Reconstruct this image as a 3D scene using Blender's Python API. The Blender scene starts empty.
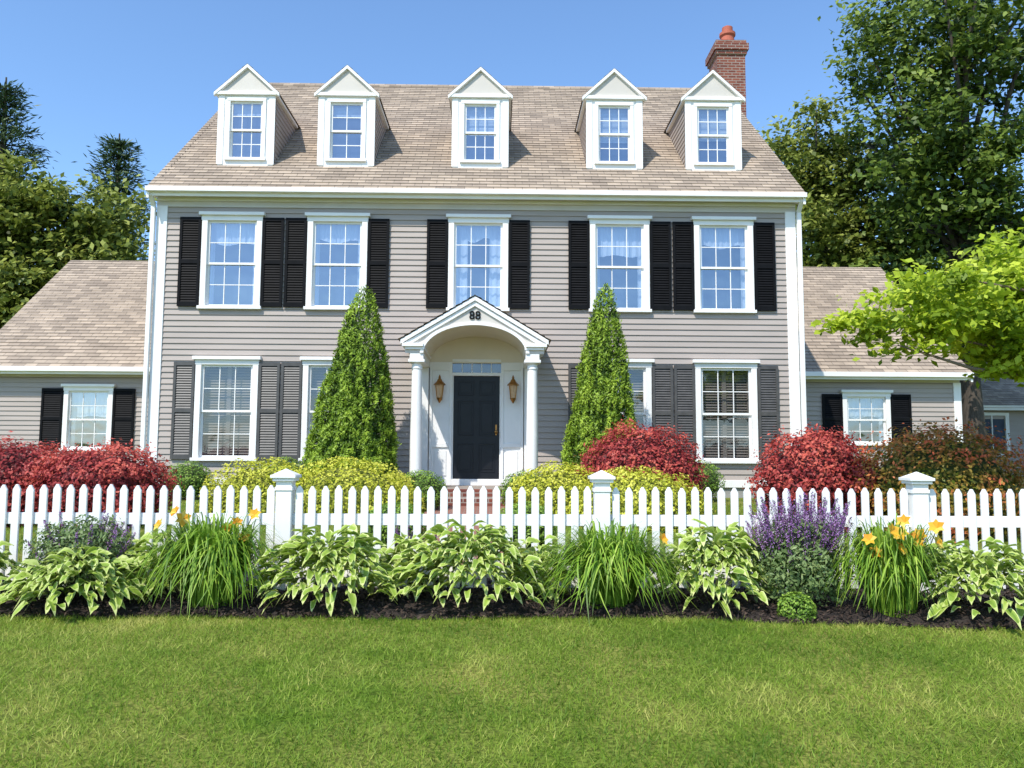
import bpy, math, random
import numpy as np
from mathutils import Vector, Matrix, noise as mnoise
random.seed(7); rng=np.random.default_rng(7)
scene=bpy.context.scene
R=math.radians

# ---------------------------------------------------------------- materials
def _n(nt,t,**k):
    n=nt.nodes.new(t)
    for a,b in k.items(): setattr(n,a,b)
    return n
def pmat(name,col,rough=.6,var=.12,scale=3.0,bump=0.0,bscale=60.0,spec=.5,metal=0.0,stretch=None):
    m=bpy.data.materials.new(name); m.use_nodes=True; nt=m.node_tree; p=nt.nodes['Principled BSDF']
    p.inputs['Roughness'].default_value=rough; p.inputs['Metallic'].default_value=metal
    p.inputs['Specular IOR Level'].default_value=spec
    tc=_n(nt,'ShaderNodeTexCoord'); vec=tc.outputs['Object']
    if stretch:
        mp=_n(nt,'ShaderNodeMapping'); mp.inputs['Scale'].default_value=stretch
        nt.links.new(vec,mp.inputs[0]); vec=mp.outputs[0]
    nz=_n(nt,'ShaderNodeTexNoise'); nz.inputs['Scale'].default_value=scale; nz.inputs['Detail'].default_value=4
    nt.links.new(vec,nz.inputs['Vector'])
    cr=_n(nt,'ShaderNodeValToRGB'); e=cr.color_ramp.elements
    e[0].position=.3; e[1].position=.7
    e[0].color=tuple(c*(1-var) for c in col)+(1,); e[1].color=tuple(min(1,c*(1+var)) for c in col)+(1,)
    nt.links.new(nz.outputs['Fac'],cr.inputs[0]); nt.links.new(cr.outputs[0],p.inputs['Base Color'])
    if bump>0:
        n2=_n(nt,'ShaderNodeTexNoise'); n2.inputs['Scale'].default_value=bscale; n2.inputs['Detail'].default_value=3
        nt.links.new(vec,n2.inputs['Vector'])
        b=_n(nt,'ShaderNodeBump'); b.inputs['Strength'].default_value=bump; b.inputs['Distance'].default_value=.02
        nt.links.new(n2.outputs['Fac'],b.inputs['Height']); nt.links.new(b.outputs[0],p.inputs['Normal'])
    return m
def leafmat(name,dark,mid,light,transl=.3,rough=.5):
    m=bpy.data.materials.new(name); m.use_nodes=True; nt=m.node_tree; p=nt.nodes['Principled BSDF']
    out=nt.nodes['Material Output']
    at=_n(nt,'ShaderNodeAttribute'); at.attribute_name='tint'
    cr=_n(nt,'ShaderNodeValToRGB'); e=cr.color_ramp.elements
    e[0].color=dark+(1,); e[1].color=light+(1,); x=e.new(.5); x.color=mid+(1,)
    nt.links.new(at.outputs['Fac'],cr.inputs[0]); nt.links.new(cr.outputs[0],p.inputs['Base Color'])
    p.inputs['Roughness'].default_value=rough; p.inputs['Specular IOR Level'].default_value=.3
    if transl>0:
        tr=_n(nt,'ShaderNodeBsdfTranslucent'); nt.links.new(cr.outputs[0],tr.inputs['Color'])
        mx=_n(nt,'ShaderNodeMixShader'); mx.inputs[0].default_value=transl
        nt.links.new(p.outputs[0],mx.inputs[1]); nt.links.new(tr.outputs[0],mx.inputs[2]); nt.links.new(mx.outputs[0],out.inputs[0])
    return m
def brickmat(name,c1,c2,mortar,bw,rh,ms,zoff=0,vecmode='xz',rough=.9,big=.18,bump=.3):
    m=bpy.data.materials.new(name); m.use_nodes=True; nt=m.node_tree; p=nt.nodes['Principled BSDF']
    p.inputs['Roughness'].default_value=rough; p.inputs['Specular IOR Level'].default_value=.15
    tc=_n(nt,'ShaderNodeTexCoord'); sp=_n(nt,'ShaderNodeSeparateXYZ'); nt.links.new(tc.outputs['Object'],sp.inputs[0])
    cb=_n(nt,'ShaderNodeCombineXYZ')
    if vecmode=='xz': nt.links.new(sp.outputs[0],cb.inputs[0])
    if vecmode=='sum':
        a=_n(nt,'ShaderNodeMath'); nt.links.new(sp.outputs[0],a.inputs[0]); nt.links.new(sp.outputs[1],a.inputs[1]); nt.links.new(a.outputs[0],cb.inputs[0])
    if vecmode=='xy': nt.links.new(sp.outputs[0],cb.inputs[0]); nt.links.new(sp.outputs[1],cb.inputs[1])
    else:
        s=_n(nt,'ShaderNodeMath',operation='SUBTRACT'); nt.links.new(sp.outputs[2],s.inputs[0]); s.inputs[1].default_value=zoff
        nt.links.new(s.outputs[0],cb.inputs[1])
    b=_n(nt,'ShaderNodeTexBrick'); nt.links.new(cb.outputs[0],b.inputs['Vector'])
    b.inputs['Color1'].default_value=c1+(1,); b.inputs['Color2'].default_value=c2+(1,); b.inputs['Mortar'].default_value=mortar+(1,)
    b.inputs['Scale'].default_value=1; b.inputs['Brick Width'].default_value=bw; b.inputs['Row Height'].default_value=rh
    b.inputs['Mortar Size'].default_value=ms; b.inputs['Mortar Smooth'].default_value=.1
    nz=_n(nt,'ShaderNodeTexNoise'); nz.inputs['Scale'].default_value=1.3; nz.inputs['Detail'].default_value=7; nz.inputs['Roughness'].default_value=.7
    nt.links.new(tc.outputs['Object'],nz.inputs['Vector'])
    mr=_n(nt,'ShaderNodeMapRange'); mr.inputs['From Min'].default_value=.3; mr.inputs['From Max'].default_value=.7
    mr.inputs['To Min'].default_value=1-big; mr.inputs['To Max'].default_value=1+big
    nt.links.new(nz.outputs['Fac'],mr.inputs[0])
    vm=_n(nt,'ShaderNodeVectorMath',operation='SCALE'); nt.links.new(b.outputs['Color'],vm.inputs[0]); nt.links.new(mr.outputs[0],vm.inputs['Scale'])
    nt.links.new(vm.outputs[0],p.inputs['Base Color'])
    n2=_n(nt,'ShaderNodeTexNoise'); n2.inputs['Scale'].default_value=90; nt.links.new(tc.outputs['Object'],n2.inputs['Vector'])
    bp=_n(nt,'ShaderNodeBump'); bp.inputs['Strength'].default_value=bump; bp.inputs['Distance'].default_value=.01
    nt.links.new(n2.outputs['Fac'],bp.inputs['Height']); nt.links.new(bp.outputs[0],p.inputs['Normal'])
    return m
def glassmat(name,refl,tint):
    m=bpy.data.materials.new(name); m.use_nodes=True; nt=m.node_tree; out=nt.nodes['Material Output']
    nt.nodes.remove(nt.nodes['Principled BSDF'])
    t=_n(nt,'ShaderNodeBsdfTransparent'); t.inputs[0].default_value=tint+(1,)
    g=_n(nt,'ShaderNodeBsdfGlossy'); g.inputs['Roughness'].default_value=.03; g.inputs['Color'].default_value=(.82,.88,1,1)
    tc=_n(nt,'ShaderNodeTexCoord'); nz=_n(nt,'ShaderNodeTexNoise'); nz.inputs['Scale'].default_value=1.6; nt.links.new(tc.outputs['Object'],nz.inputs['Vector'])
    bp=_n(nt,'ShaderNodeBump'); bp.inputs['Strength'].default_value=.2; bp.inputs['Distance'].default_value=.05
    nt.links.new(nz.outputs['Fac'],bp.inputs['Height']); nt.links.new(bp.outputs[0],g.inputs['Normal'])
    mx=_n(nt,'ShaderNodeMixShader'); mx.inputs[0].default_value=refl
    nt.links.new(t.outputs[0],mx.inputs[1]); nt.links.new(g.outputs[0],mx.inputs[2]); nt.links.new(mx.outputs[0],out.inputs[0])
    return m

M={}
M['siding']=pmat('grey_clapboard',(.395,.335,.295),.65,.07,1.5,stretch=(.6,1,6))
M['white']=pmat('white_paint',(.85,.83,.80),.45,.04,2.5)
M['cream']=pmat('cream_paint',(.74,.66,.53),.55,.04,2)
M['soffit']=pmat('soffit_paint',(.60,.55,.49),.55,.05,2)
M['black']=pmat('black_shutter',(.005,.005,.006),.6,.3,8,spec=.12)
M['greyshut']=pmat('glare_grey_shutter',(.075,.07,.066),.5,.2,8)  # black shutters, with sun glare on the louvers painted in as grey
M['door']=pmat('door_paint',(.009,.010,.014),.4,.2,5,spec=.3)
M['shingle']=brickmat('roof_shingles',(.47,.375,.285),(.30,.238,.185),(.16,.13,.105),.28,.0978,.006,6.69)
M['brick']=brickmat('red_brick',(.26,.085,.055),(.16,.055,.042),(.32,.27,.23),.21,.072,.009,0,'sum')
M['walk']=brickmat('brick_paving',(.33,.14,.10),(.26,.11,.08),(.25,.22,.19),.2,.1,.008,0,'xy')
M['clay']=pmat('terracotta',(.45,.12,.07),.8,.1)
M['glass']=glassmat('window_glass',.30,(.64,.72,.80))
M['glass_low']=glassmat('window_glass_low',.12,(.76,.77,.78))
M['curtain']=pmat('curtain_cloth',(.80,.79,.78),.8,.04)
M['slat']=pmat('interior_blind',(.24,.21,.185),.6,.05)
M['room']=pmat('room_interior',(.06,.075,.11),.9,.2)
M['brass']=pmat('aged_brass',(.42,.20,.06),.35,.15,20,metal=.9)
M['amber']=pmat('lantern_glass',(.75,.5,.3),.15,.1,20)
M['concrete']=pmat('foundation',(.33,.32,.30),.85,.12,4,.3)
M['bark']=pmat('bark',(.075,.058,.043),.9,.35,6,.8,25,stretch=(3,3,.6))
M['barkl']=pmat('bark_light',(.20,.15,.11),.9,.3,8,.6,25)
M['chip']=leafmat('mulch_chip',(.014,.009,.007),(.045,.028,.020),(.11,.075,.055),0,.9)
M['mulch']=pmat('mulch_soil',(.032,.022,.017),.95,.5,18,1.0,70)
M['oak']=leafmat('oak_leaves',(.03,.06,.008),(.12,.185,.024),(.31,.39,.07),.33)
M['wood']=leafmat('woodland_leaves',(.055,.085,.012),(.19,.235,.035),(.42,.45,.10),.33)
M['pine']=leafmat('pine_needles',(.015,.038,.012),(.05,.09,.024),(.13,.18,.05),.15)
M['maple']=leafmat('maple_leaves',(.17,.26,.015),(.41,.53,.03),(.66,.74,.08),.45)
M['spruce']=leafmat('spruce_needles',(.04,.09,.007),(.19,.30,.02),(.39,.52,.055),.2)
M['barb']=leafmat('barberry_leaves',(.12,.014,.016),(.40,.050,.048),(.68,.15,.10),.3)
M['barbg']=leafmat('barberry_green_leaves',(.13,.16,.015),(.38,.22,.04),(.75,.16,.07),.3)
M['spirea']=leafmat('spirea_leaves',(.26,.30,.02),(.56,.57,.045),(.76,.72,.12),.3)
M['box']=leafmat('boxwood_leaves',(.06,.13,.015),(.18,.31,.035),(.34,.48,.07),.2)
M['lily']=leafmat('daylily_blades',(.07,.16,.012),(.23,.39,.035),(.48,.62,.10),.35,.45)
M['hosta']=leafmat('hosta_leaf',(.12,.22,.025),(.34,.46,.065),(.74,.76,.33),.25,.5)
M['sage']=leafmat('sage_leaves',(.06,.10,.03),(.17,.25,.08),(.34,.40,.17),.25)
M['purple']=leafmat('sage_blooms',(.12,.04,.14),(.27,.11,.32),(.46,.28,.52),.25)
M['petal']=leafmat('lily_petals',(.85,.34,.02),(.90,.55,.05),(.93,.76,.20),.3)
M['grass']=leafmat('grass_blades',(.105,.20,.014),(.27,.39,.038),(.58,.55,.15),.38,.55)
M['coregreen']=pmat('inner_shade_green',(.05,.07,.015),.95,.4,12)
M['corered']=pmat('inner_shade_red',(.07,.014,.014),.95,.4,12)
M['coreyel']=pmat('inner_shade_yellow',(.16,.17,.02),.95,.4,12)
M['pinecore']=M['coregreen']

def groundmat():
    m=bpy.data.materials.new('lawn_ground'); m.use_nodes=True; nt=m.node_tree; p=nt.nodes['Principled BSDF']; p.inputs['Roughness'].default_value=.95
    p.inputs['Specular IOR Level'].default_value=.1
    tc=_n(nt,'ShaderNodeTexCoord')
    a=_n(nt,'ShaderNodeTexNoise'); a.inputs['Scale'].default_value=1.1; a.inputs['Detail'].default_value=6; a.inputs['Roughness'].default_value=.65
    b=_n(nt,'ShaderNodeTexNoise'); b.inputs['Scale'].default_value=45; b.inputs['Detail'].default_value=4
    for q in (a,b): nt.links.new(tc.outputs['Object'],q.inputs['Vector'])
    r=_n(nt,'ShaderNodeValToRGB'); e=r.color_ramp.elements; e[0].position=.35; e[1].position=.68
    e[0].color=(.10,.17,.016,1); e[1].color=(.26,.25,.06,1)
    r2=_n(nt,'ShaderNodeValToRGB'); e=r2.color_ramp.elements; e[0].position=.35; e[1].position=.65
    e[0].color=(.45,.45,.45,1); e[1].color=(1.2,1.2,1.2,1)
    nt.links.new(a.outputs['Fac'],r.inputs[0]); nt.links.new(b.outputs['Fac'],r2.inputs[0])
    mx=_n(nt,'ShaderNodeMix',data_type='RGBA',blend_type='MULTIPLY'); mx.inputs[0].default_value=1
    nt.links.new(r.outputs[0],mx.inputs[6]); nt.links.new(r2.outputs[0],mx.inputs[7]); nt.links.new(mx.outputs[2],p.inputs['Base Color'])
    bp=_n(nt,'ShaderNodeBump'); bp.inputs['Strength'].default_value=.6; bp.inputs['Distance'].default_value=.03
    nt.links.new(b.outputs['Fac'],bp.inputs['Height']); nt.links.new(bp.outputs[0],p.inputs['Normal'])
    return m
M['ground']=groundmat()

# ---------------------------------------------------------------- builders
def empty(name,loc):
    o=bpy.data.objects.new(name,None); o.empty_display_size=.3; scene.collection.objects.link(o); o.location=loc; return o
def place(o,parent=None,origin=None):
    scene.collection.objects.link(o)
    if parent is not None:
        o.parent=parent; o.matrix_parent_inverse=Matrix.Translation(-Vector(parent.location))
    elif origin is not None:
        o.data.transform(Matrix.Translation(-Vector(origin))); o.location=origin
    return o
class MB:
    def __init__(s): s.V=[]; s.F=[]
    def poly(s,pts):
        i=len(s.V); s.V+= [tuple(p) for p in pts]; s.F.append(tuple(range(i,i+len(pts))))
    def box(s,x0,x1,y0,y1,z0,z1):
        i=len(s.V)
        s.V+=[(x0,y0,z0),(x1,y0,z0),(x1,y1,z0),(x0,y1,z0),(x0,y0,z1),(x1,y0,z1),(x1,y1,z1),(x0,y1,z1)]
        for f in ((0,3,2,1),(4,5,6,7),(0,1,5,4),(1,2,6,5),(2,3,7,6),(3,0,4,7)): s.F.append(tuple(i+k for k in f))
    def beam(s,p0,p1,side,up,w0,w1,h0,h1):
        p0=Vector(p0);p1=Vector(p1);side=Vector(side);up=Vector(up);i=len(s.V)
        for p in (p0,p1):
            for a,b in ((w0,h0),(w1,h0),(w1,h1),(w0,h1)): s.V.append(tuple(p+side*a+up*b))
        for f in ((0,1,2,3),(7,6,5,4),(0,4,5,1),(1,5,6,2),(2,6,7,3),(3,7,4,0)): s.F.append(tuple(i+k for k in f))
    def tube(s,pts,rad,n=8):
        i=len(s.V); pts=[Vector(p) for p in pts]
        for k,p in enumerate(pts):
            d=(pts[min(k+1,len(pts)-1)]-pts[max(k-1,0)]).normalized()
            a=d.cross(Vector((.3,1,.1))).normalized(); b=d.cross(a)
            for j in range(n):
                t=2*math.pi*j/n; s.V.append(tuple(p+(a*math.cos(t)+b*math.sin(t))*rad[k]))
        for k in range(len(pts)-1):
            for j in range(n):
                s.F.append((i+k*n+j,i+k*n+(j+1)%n,i+(k+1)*n+(j+1)%n,i+(k+1)*n+j))
        s.F.append(tuple(i+j for j in range(n))[::-1]); s.F.append(tuple(i+(len(pts)-1)*n+j for j in range(n)))
    def lathe(s,cx,cy,prof,n=20,ya=1.0):
        i=len(s.V)
        for r,z in prof:
            for j in range(n):
                t=2*math.pi*j/n; s.V.append((cx+r*math.cos(t),cy+r*ya*math.sin(t),z))
        for k in range(len(prof)-1):
            for j in range(n): s.F.append((i+k*n+j,i+k*n+(j+1)%n,i+(k+1)*n+(j+1)%n,i+(k+1)*n+j))
        s.F.append(tuple(i+j for j in range(n))[::-1]); s.F.append(tuple(i+(len(prof)-1)*n+j for j in range(n)))
    def obj(s,name,mat,parent=None,bevel=0,smooth=False,origin=None):
        me=bpy.data.meshes.new(name); me.from_pydata(s.V,[],s.F); me.update()
        o=bpy.data.objects.new(name,me); me.materials.append(mat)
        if smooth:
            me.polygons.foreach_set('use_smooth',[True]*len(me.polygons))
        place(o,parent,origin)
        if bevel:
            b=o.modifiers.new('bevel','BEVEL'); b.width=bevel; b.segments=1; b.limit_method='ANGLE'
        return o
def npmesh(name,V,F,mat,tint=None,parent=None,origin=None,smooth=False):
    V=np.ascontiguousarray(V,dtype=np.float32); F=np.ascontiguousarray(F,dtype=np.int32); n,k=F.shape
    me=bpy.data.meshes.new(name); me.vertices.add(len(V)); me.vertices.foreach_set('co',V.ravel())
    me.loops.add(n*k); me.loops.foreach_set('vertex_index',F.ravel())
    me.polygons.add(n); me.polygons.foreach_set('loop_start',np.arange(0,n*k,k,dtype=np.int32))
    if smooth: me.polygons.foreach_set('use_smooth',np.ones(n,dtype=bool))
    me.update(calc_edges=True)
    if tint is not None:
        a=me.attributes.new('tint','FLOAT','FACE'); a.data.foreach_set('value',np.clip(tint,0,1).astype(np.float32))
    me.materials.append(mat); o=bpy.data.objects.new(name,me); place(o,parent,origin); return o
def unit(v): return v/np.maximum(np.linalg.norm(v,axis=1,keepdims=True),1e-9)
def kites(P,N,L,W,T=None):
    n=len(P); N=unit(N)
    if T is None: T=rng.normal(size=(n,3))
    T=unit(T-N*np.sum(T*N,axis=1,keepdims=True)); S=np.cross(N,T)
    L=np.broadcast_to(L,(n,)).reshape(-1,1); W=np.broadcast_to(W,(n,)).reshape(-1,1)
    V=np.stack([P-T*L*.5,P+S*W*.5-T*L*.05+N*W*.12,P+T*L*.5,P-S*W*.5-T*L*.05+N*W*.12],axis=1).reshape(-1,3)
    return V,np.arange(4*n).reshape(n,4)
def rdir(n): return unit(rng.normal(size=(n,3)))

HY=[-400,1,3,5.5,7,14,16,600]; HZ=[0,.05,.27,.45,.46,.75,.8,.8]
def h(y): return np.interp(y,HY,HZ)
def bedfront(x): 
    x=np.asarray(x,dtype=float)
    return 5.70+.03*np.sin(x*2.1)+.02*np.sin(x*5.3+1)-.15*np.clip(x-1.3,0,3)+.04*np.clip(-x-2.5,0,3)

# ---------------------------------------------------------------- ground
ys=np.concatenate([[-400,-100,-30,-10,-3],np.arange(0,20,.25),[20,25,35,60,120,300,600]])
xs=np.concatenate([[-600,-200,-80,-40,-20],np.arange(-12,12.1,.5),[20,40,80,200,600]])
X,Y=np.meshgrid(xs,ys); Z=h(Y); V=np.stack([X,Y,Z],-1).reshape(-1,3)
nx=len(xs); I=np.arange(len(ys)-1)[:,None]*nx+np.arange(nx-1)[None,:]; I=I.ravel()
npmesh('ground',V,np.stack([I,I+1,I+nx+1,I+nx],1),M['ground'])
bx=np.arange(-9,9.01,.06); ts=np.linspace(0,1,22)
Vb=[]
for t in ts:
    yf=bedfront(bx); y=yf+(7.25-yf)*t
    z=h(y)+.012+.05*np.minimum(1,t*5)*(1 if t<1 else .2)+.012*rng.normal(size=len(bx))*(0 if t==0 else 1)
    if t==0: z=h(y)-.01
    Vb.append(np.stack([bx,y,z],1))
Vb=np.concatenate(Vb); nx=len(bx); I=(np.arange(len(ts)-1)[:,None]*nx+np.arange(nx-1)[None,:]).ravel()
npmesh('mulch_bed',Vb,np.stack([I,I+1,I+nx+1,I+nx],1),M['mulch'],smooth=False,origin=(0,6.3,.45))
n=24000; x=rng.uniform(-8,8,n); y=bedfront(x)+rng.random(n)**1.3*1.3-.04; P=np.stack([x,y,h(y)+.05*np.clip((y-bedfront(x))*5,0.1,1)+.018+rng.random(n)*.015],1)
Nn=rng.normal(size=(n,3))*.6+[0,0,1]; V,F=kites(P,Nn,rng.uniform(.02,.06,n),rng.uniform(.008,.02,n))
npmesh('mulch_chips',V,F,M['chip'],rng.random(n)**1.6,origin=(0,6.3,.45))
def blades(name,x,y,zoff,hmin,hmax,w,lean,patch):
    n=len(x); ht=rng.uniform(hmin,hmax,n); a=rng.uniform(0,2*math.pi,n)
    L=rng.normal(size=(n,2))*lean; base=np.stack([x,y,h(y)+zoff],1)
    s=np.stack([np.cos(a),np.sin(a),np.zeros(n)],1)*(w*rng.uniform(.6,1.3,n))[:,None]*.5
    tip=base+np.stack([L[:,0]*ht,L[:,1]*ht,ht],1)
    V=np.stack([base-s,base+s,tip],1).reshape(-1,3)
    npmesh(name,V,np.arange(3*n).reshape(n,3),M['grass'],patch,origin=(0,float(np.mean(y)),.4))
def patchtint(x,y):
    f=np.array([mnoise.noise((a*.55,b*1.1,3.1))*.8+mnoise.noise((a*2.6,b*2.6,7.7))*.7+mnoise.noise((a*10,b*10,1.7))*.45 for a,b in zip(x.tolist(),y.tolist())])
    return f
n=260000; x=rng.uniform(-6.2,6.2,n); y=rng.uniform(2.1,5.9,n); k=y<bedfront(x)+.03+.03*np.sin(x*23); x=x[k];y=y[k]
pt=patchtint(x,y); blades('lawn_grass',x,y,-.004,.018,.046,.0056,.75,.42+.62*pt+rng.normal(size=len(x))*.19)
n=45000; x=rng.uniform(-9,9,n); y=rng.uniform(7.2,14,n); k=np.abs(x+.44)>.75; x=x[k];y=y[k]
blades('yard_grass',x,y,-.004,.03,.07,.014,.5,.4+rng.normal(size=len(x))*.18)

# ---------------------------------------------------------------- house
CX=-.43; W0=CX-6.24; W1=CX+6.22; DW=15.4
house=empty('colonial_house',(CX,DW,.75))
S=MB();T=MB();SO=MB();BK=MB();GS=MB();GL=MB();GLL=MB();CU=MB();SL=MB();RM=MB();RF=MB();CO=MB();SA=MB()
def siding(mb,a,b,z0,z1,nrm,cuts=(),clip=None,e=.112,lip=.021):
    a=Vector(a);b=Vector(b);L=(b-a).length;d=(b-a)/L;nn=Vector(nrm)
    z=z0
    while z<z1-1e-4:
        zt=min(z+e,z1);zm=(z+zt)/2
        iv=[(0,L)] if clip is None else [clip(zm)]
        for (c0,c1,cb,ct) in cuts:
            if cb<zm<ct:
                ni=[]
                for s0,s1 in iv:
                    if c1<=s0 or c0>=s1: ni.append((s0,s1)); continue
                    if c0>s0: ni.append((s0,c0))
                    if c1<s1: ni.append((c1,s1))
                iv=ni
        for s0,s1 in iv:
            if s1-s0<.01: continue
            p=a+d*s0;q=a+d*s1;po=p+nn*lip;qo=q+nn*lip
            mb.poly([(po.x,po.y,z),(qo.x,qo.y,z),(q.x,q.y,zt),(p.x,p.y,zt)])
            mb.poly([(p.x,p.y,z),(q.x,q.y,z),(qo.x,qo.y,z),(po.x,po.y,z)])
        z=zt
def roofplane(mb,A,B,U,course=.15,t=.014):
    A=Vector(A);B=Vector(B);U=Vector(U);L=U.length;u=U/L;nn=(B-A).cross(U).normalized()
    if nn.z<0: nn=-nn
    s=0
    while s<L-1e-4:
        e=min(s+course,L)
        p0=A+u*s;p1=B+u*s;q0=A+u*e;q1=B+u*e
        mb.poly([p0+nn*t,p1+nn*t,q1,q0]); mb.poly([p0,p1,p1+nn*t,p0+nn*t]); s=e
def window(cx,z0,W,H,D,cols=3,rows=2,fill='curtain',cap=True,depth=.5,cw=.11,glass=None,frac=.5,casing=True):
    g=glass or GL; x0=cx-W/2;x1=cx+W/2;z1=z0+H
    if casing:
        T.box(x0,x0+cw,D-.05,D+.06,z0+.05,z1-.13);T.box(x1-cw,x1,D-.05,D+.06,z0+.05,z1-.13)
        T.box(x0-.012,x1+.012,D-.056,D+.06,z1-.13,z1-.035)
        T.box(x0-.05,x1+.05,D-.11,D+.02,z1-.035,z1+.03)
        T.box(x0-.03,x1+.03,D-.09,D+.06,z0-.01,z0+.05)
        ix0=x0+cw;ix1=x1-cw;iz0=z0+.05;iz1=z1-.13
    else: ix0,ix1,iz0,iz1=x0,x1,z0,z1
    mid=(iz0+iz1)/2
    for (a,b,yy) in ((mid-.02,iz1,D+.0),(iz0,mid+.02,D+.032)):
        f=.042; SA.box(ix0,ix0+f,yy,yy+.03,a,b);SA.box(ix1-f,ix1,yy,yy+.03,a,b);SA.box(ix0+f,ix1-f,yy+.001,yy+.029,b-f,b);SA.box(ix0+f,ix1-f,yy+.001,yy+.029,a,a+f)
        for c in range(1,cols):
            xx=ix0+f+(ix1-ix0-2*f)*c/cols; SA.box(xx-.008,xx+.008,yy+.004,yy+.024,a+f,b-f)
        for r in range(1,rows):
            zz=a+f+(b-a-2*f)*r/rows; SA.box(ix0+f,ix1-f,yy+.006,yy+.022,zz-.008,zz+.008)
        g.poly([(ix0+f,yy+.014,a+f),(ix1-f,yy+.014,a+f),(ix1-f,yy+.014,b-f),(ix0+f,yy+.014,b-f)])
    yb=D+depth; a0,a1,c0,c1=ix0-.03,ix1+.03,iz0-.03,iz1+.03; yf=D+.064
    RM.poly([(a0,yb,c0),(a1,yb,c0),(a1,yb,c1),(a0,yb,c1)]);RM.poly([(a0,yf,c0),(a1,yf,c0),(a1,yb,c0),(a0,yb,c0)]);RM.poly([(a0,yf,c1),(a1,yf,c1),(a1,yb,c1),(a0,yb,c1)])
    RM.poly([(a0,yf,c0),(a0,yb,c0),(a0,yb,c1),(a0,yf,c1)]);RM.poly([(a1,yf,c0),(a1,yb,c0),(a1,yb,c1),(a1,yf,c1)])
    yc=D+min(.14,depth-.03)
    def drape(xa,xb,za,zb,fn=None):
        m=28
        for i in range(m):
            u0=i/m;u1=(i+1)/m
            w=lambda u:.012*math.sin(u*(xb-xa)*55+xa*9)
            X0=xa+(xb-xa)*u0;X1=xa+(xb-xa)*u1
            zb0=za+(fn(u0) if fn else 0);zb1=za+(fn(u1) if fn else 0)
            CU.poly([(X0,yc+w(u0),zb0),(X1,yc+w(u1),zb1),(X1,yc+w(u1)*.6,zb),(X0,yc+w(u0)*.6,zb)])
    if fill=='curtain':
        ph=random.random()*6
        drape(ix0,ix1,iz1-(iz1-iz0)*frac,iz1,lambda u:.03*math.sin(u*9+ph)+.06*abs(u-.5))
        drape(ix0,ix0+.10,iz0,iz1);drape(ix1-.10,ix1,iz0,iz1)
    elif fill=='parted':
        drape(ix0,ix1,iz1-.3,iz1,lambda u:.05*math.sin(u*12))
        drape(ix0,ix0+.26,iz0,iz1-.1);drape(ix1-.26,ix1,iz0,iz1-.1)
    elif fill=='blind':
        z=iz1
        zbm=iz1-(iz1-iz0)*frac
        while z>zbm: CU.poly([(ix0,yc-.008,z-.03),(ix1,yc-.008,z-.03),(ix1,yc+.0,z),(ix0,yc+.0,z)]); z-=.03
    elif fill=='shutter':
        for a,b in ((ix0,cx),(cx,ix1)):
            SL.box(a,a+.04,yc-.02,yc+.01,iz0,iz1);SL.box(b-.04,b,yc-.02,yc+.01,iz0,iz1);SL.box(a+.04,b-.04,yc-.02,yc+.01,mid-.035,mid+.035)
            z=iz0+.02
            while z<iz1-.05:
                SL.poly([(a+.04,yc-.015,z),(b-.04,yc-.015,z),(b-.04,yc+.012,z+.038),(a+.04,yc+.012,z+.038)]); z+=.052
def shutter(x0,x1,z0,z1,D,mb):
    y0=D-.062;y1=D-.024;s=.05
    mb.box(x0,x0+s,y0,y1,z0,z1);mb.box(x1-s,x1,y0,y1,z0,z1)
    mids=[(z0,z0+.09),((z0+z1)/2-.04,(z0+z1)/2+.04),(z1-.07,z1)]
    for a,b in mids: mb.box(x0+s,x1-s,y0+.002,y1-.002,a,b)
    for (a,b) in ((mids[0][1],mids[1][0]),(mids[1][1],mids[2][0])):
        k=int((b-a)/.048);st=(b-a)/k
        for i in range(k):
            z=a+i*st; mb.poly([(x0+s,y0+.010,z),(x1-s,y0+.010,z),(x1-s,y1-.006,z+st),(x0+s,y1-.006,z+st)])
            mb.poly([(x0+s,y0+.010,z),(x1-s,y0+.010,z),(x1-s,y0+.014,z-.006),(x0+s,y0+.014,z-.006)])
cols=[-4.80,-2.75,0.0,2.77,4.82]; WW=1.17
cuts=[]
def cut(cx,z0,W,H,x0): return (cx-W/2+.05-x0,cx+W/2-.05-x0,z0+.03,z0+H-.05)
for i,c in enumerate(cols):
    window(CX+c,4.37,WW,1.87,DW,fill='parted' if i==2 else 'curtain',frac=[.26,.22,.6,.36,.24][i])
    cuts.append(cut(CX+c,4.37,WW,1.87,W0))
    for sgn in (-1,1):
        xa=CX+c+sgn*(WW/2+.012); xb=xa+sgn*.41; shutter(min(xa,xb),max(xa,xb),4.41,6.17,DW,BK)
for i in (0,1,3,4):
    c=cols[i]; window(CX+c,1.45,1.2,1.96,DW,fill='shutter',glass=GLL); cuts.append(cut(CX+c,1.45,1.2,1.96,W0))
    for sgn in (-1,1):
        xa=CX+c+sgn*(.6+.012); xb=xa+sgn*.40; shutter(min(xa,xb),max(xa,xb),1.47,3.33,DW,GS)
cuts.append((CX-.86-W0,CX+.86-W0,1.0,3.42))
siding(S,(W0,DW),(W1,DW),1.12,6.40,(0,-1),cuts)
BACK=25.6
def gclip(z):
    if z<6.5: return (0,BACK-DW)
    d=(z-6.60)/.86; return (max(0,d-.4),BACK-DW-max(0,d-.4))
siding(S,(W0,DW),(W0,BACK),1.12,11.1,(-1,0),clip=gclip,lip=.015)
siding(S,(W1,DW),(W1,BACK),1.12,11.1,(1,0),clip=gclip,lip=.015)
S.poly([(W0,BACK,1),(W1,BACK,1),(W1,BACK,6.6),(W0,BACK,6.6)])
for xc,sg in ((W0,-1),(W1,1)):
    T.box(min(xc-sg*.17,xc+sg*.035),max(xc-sg*.17,xc+sg*.035),DW-.035,DW+.15,1.12,6.40)
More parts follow.
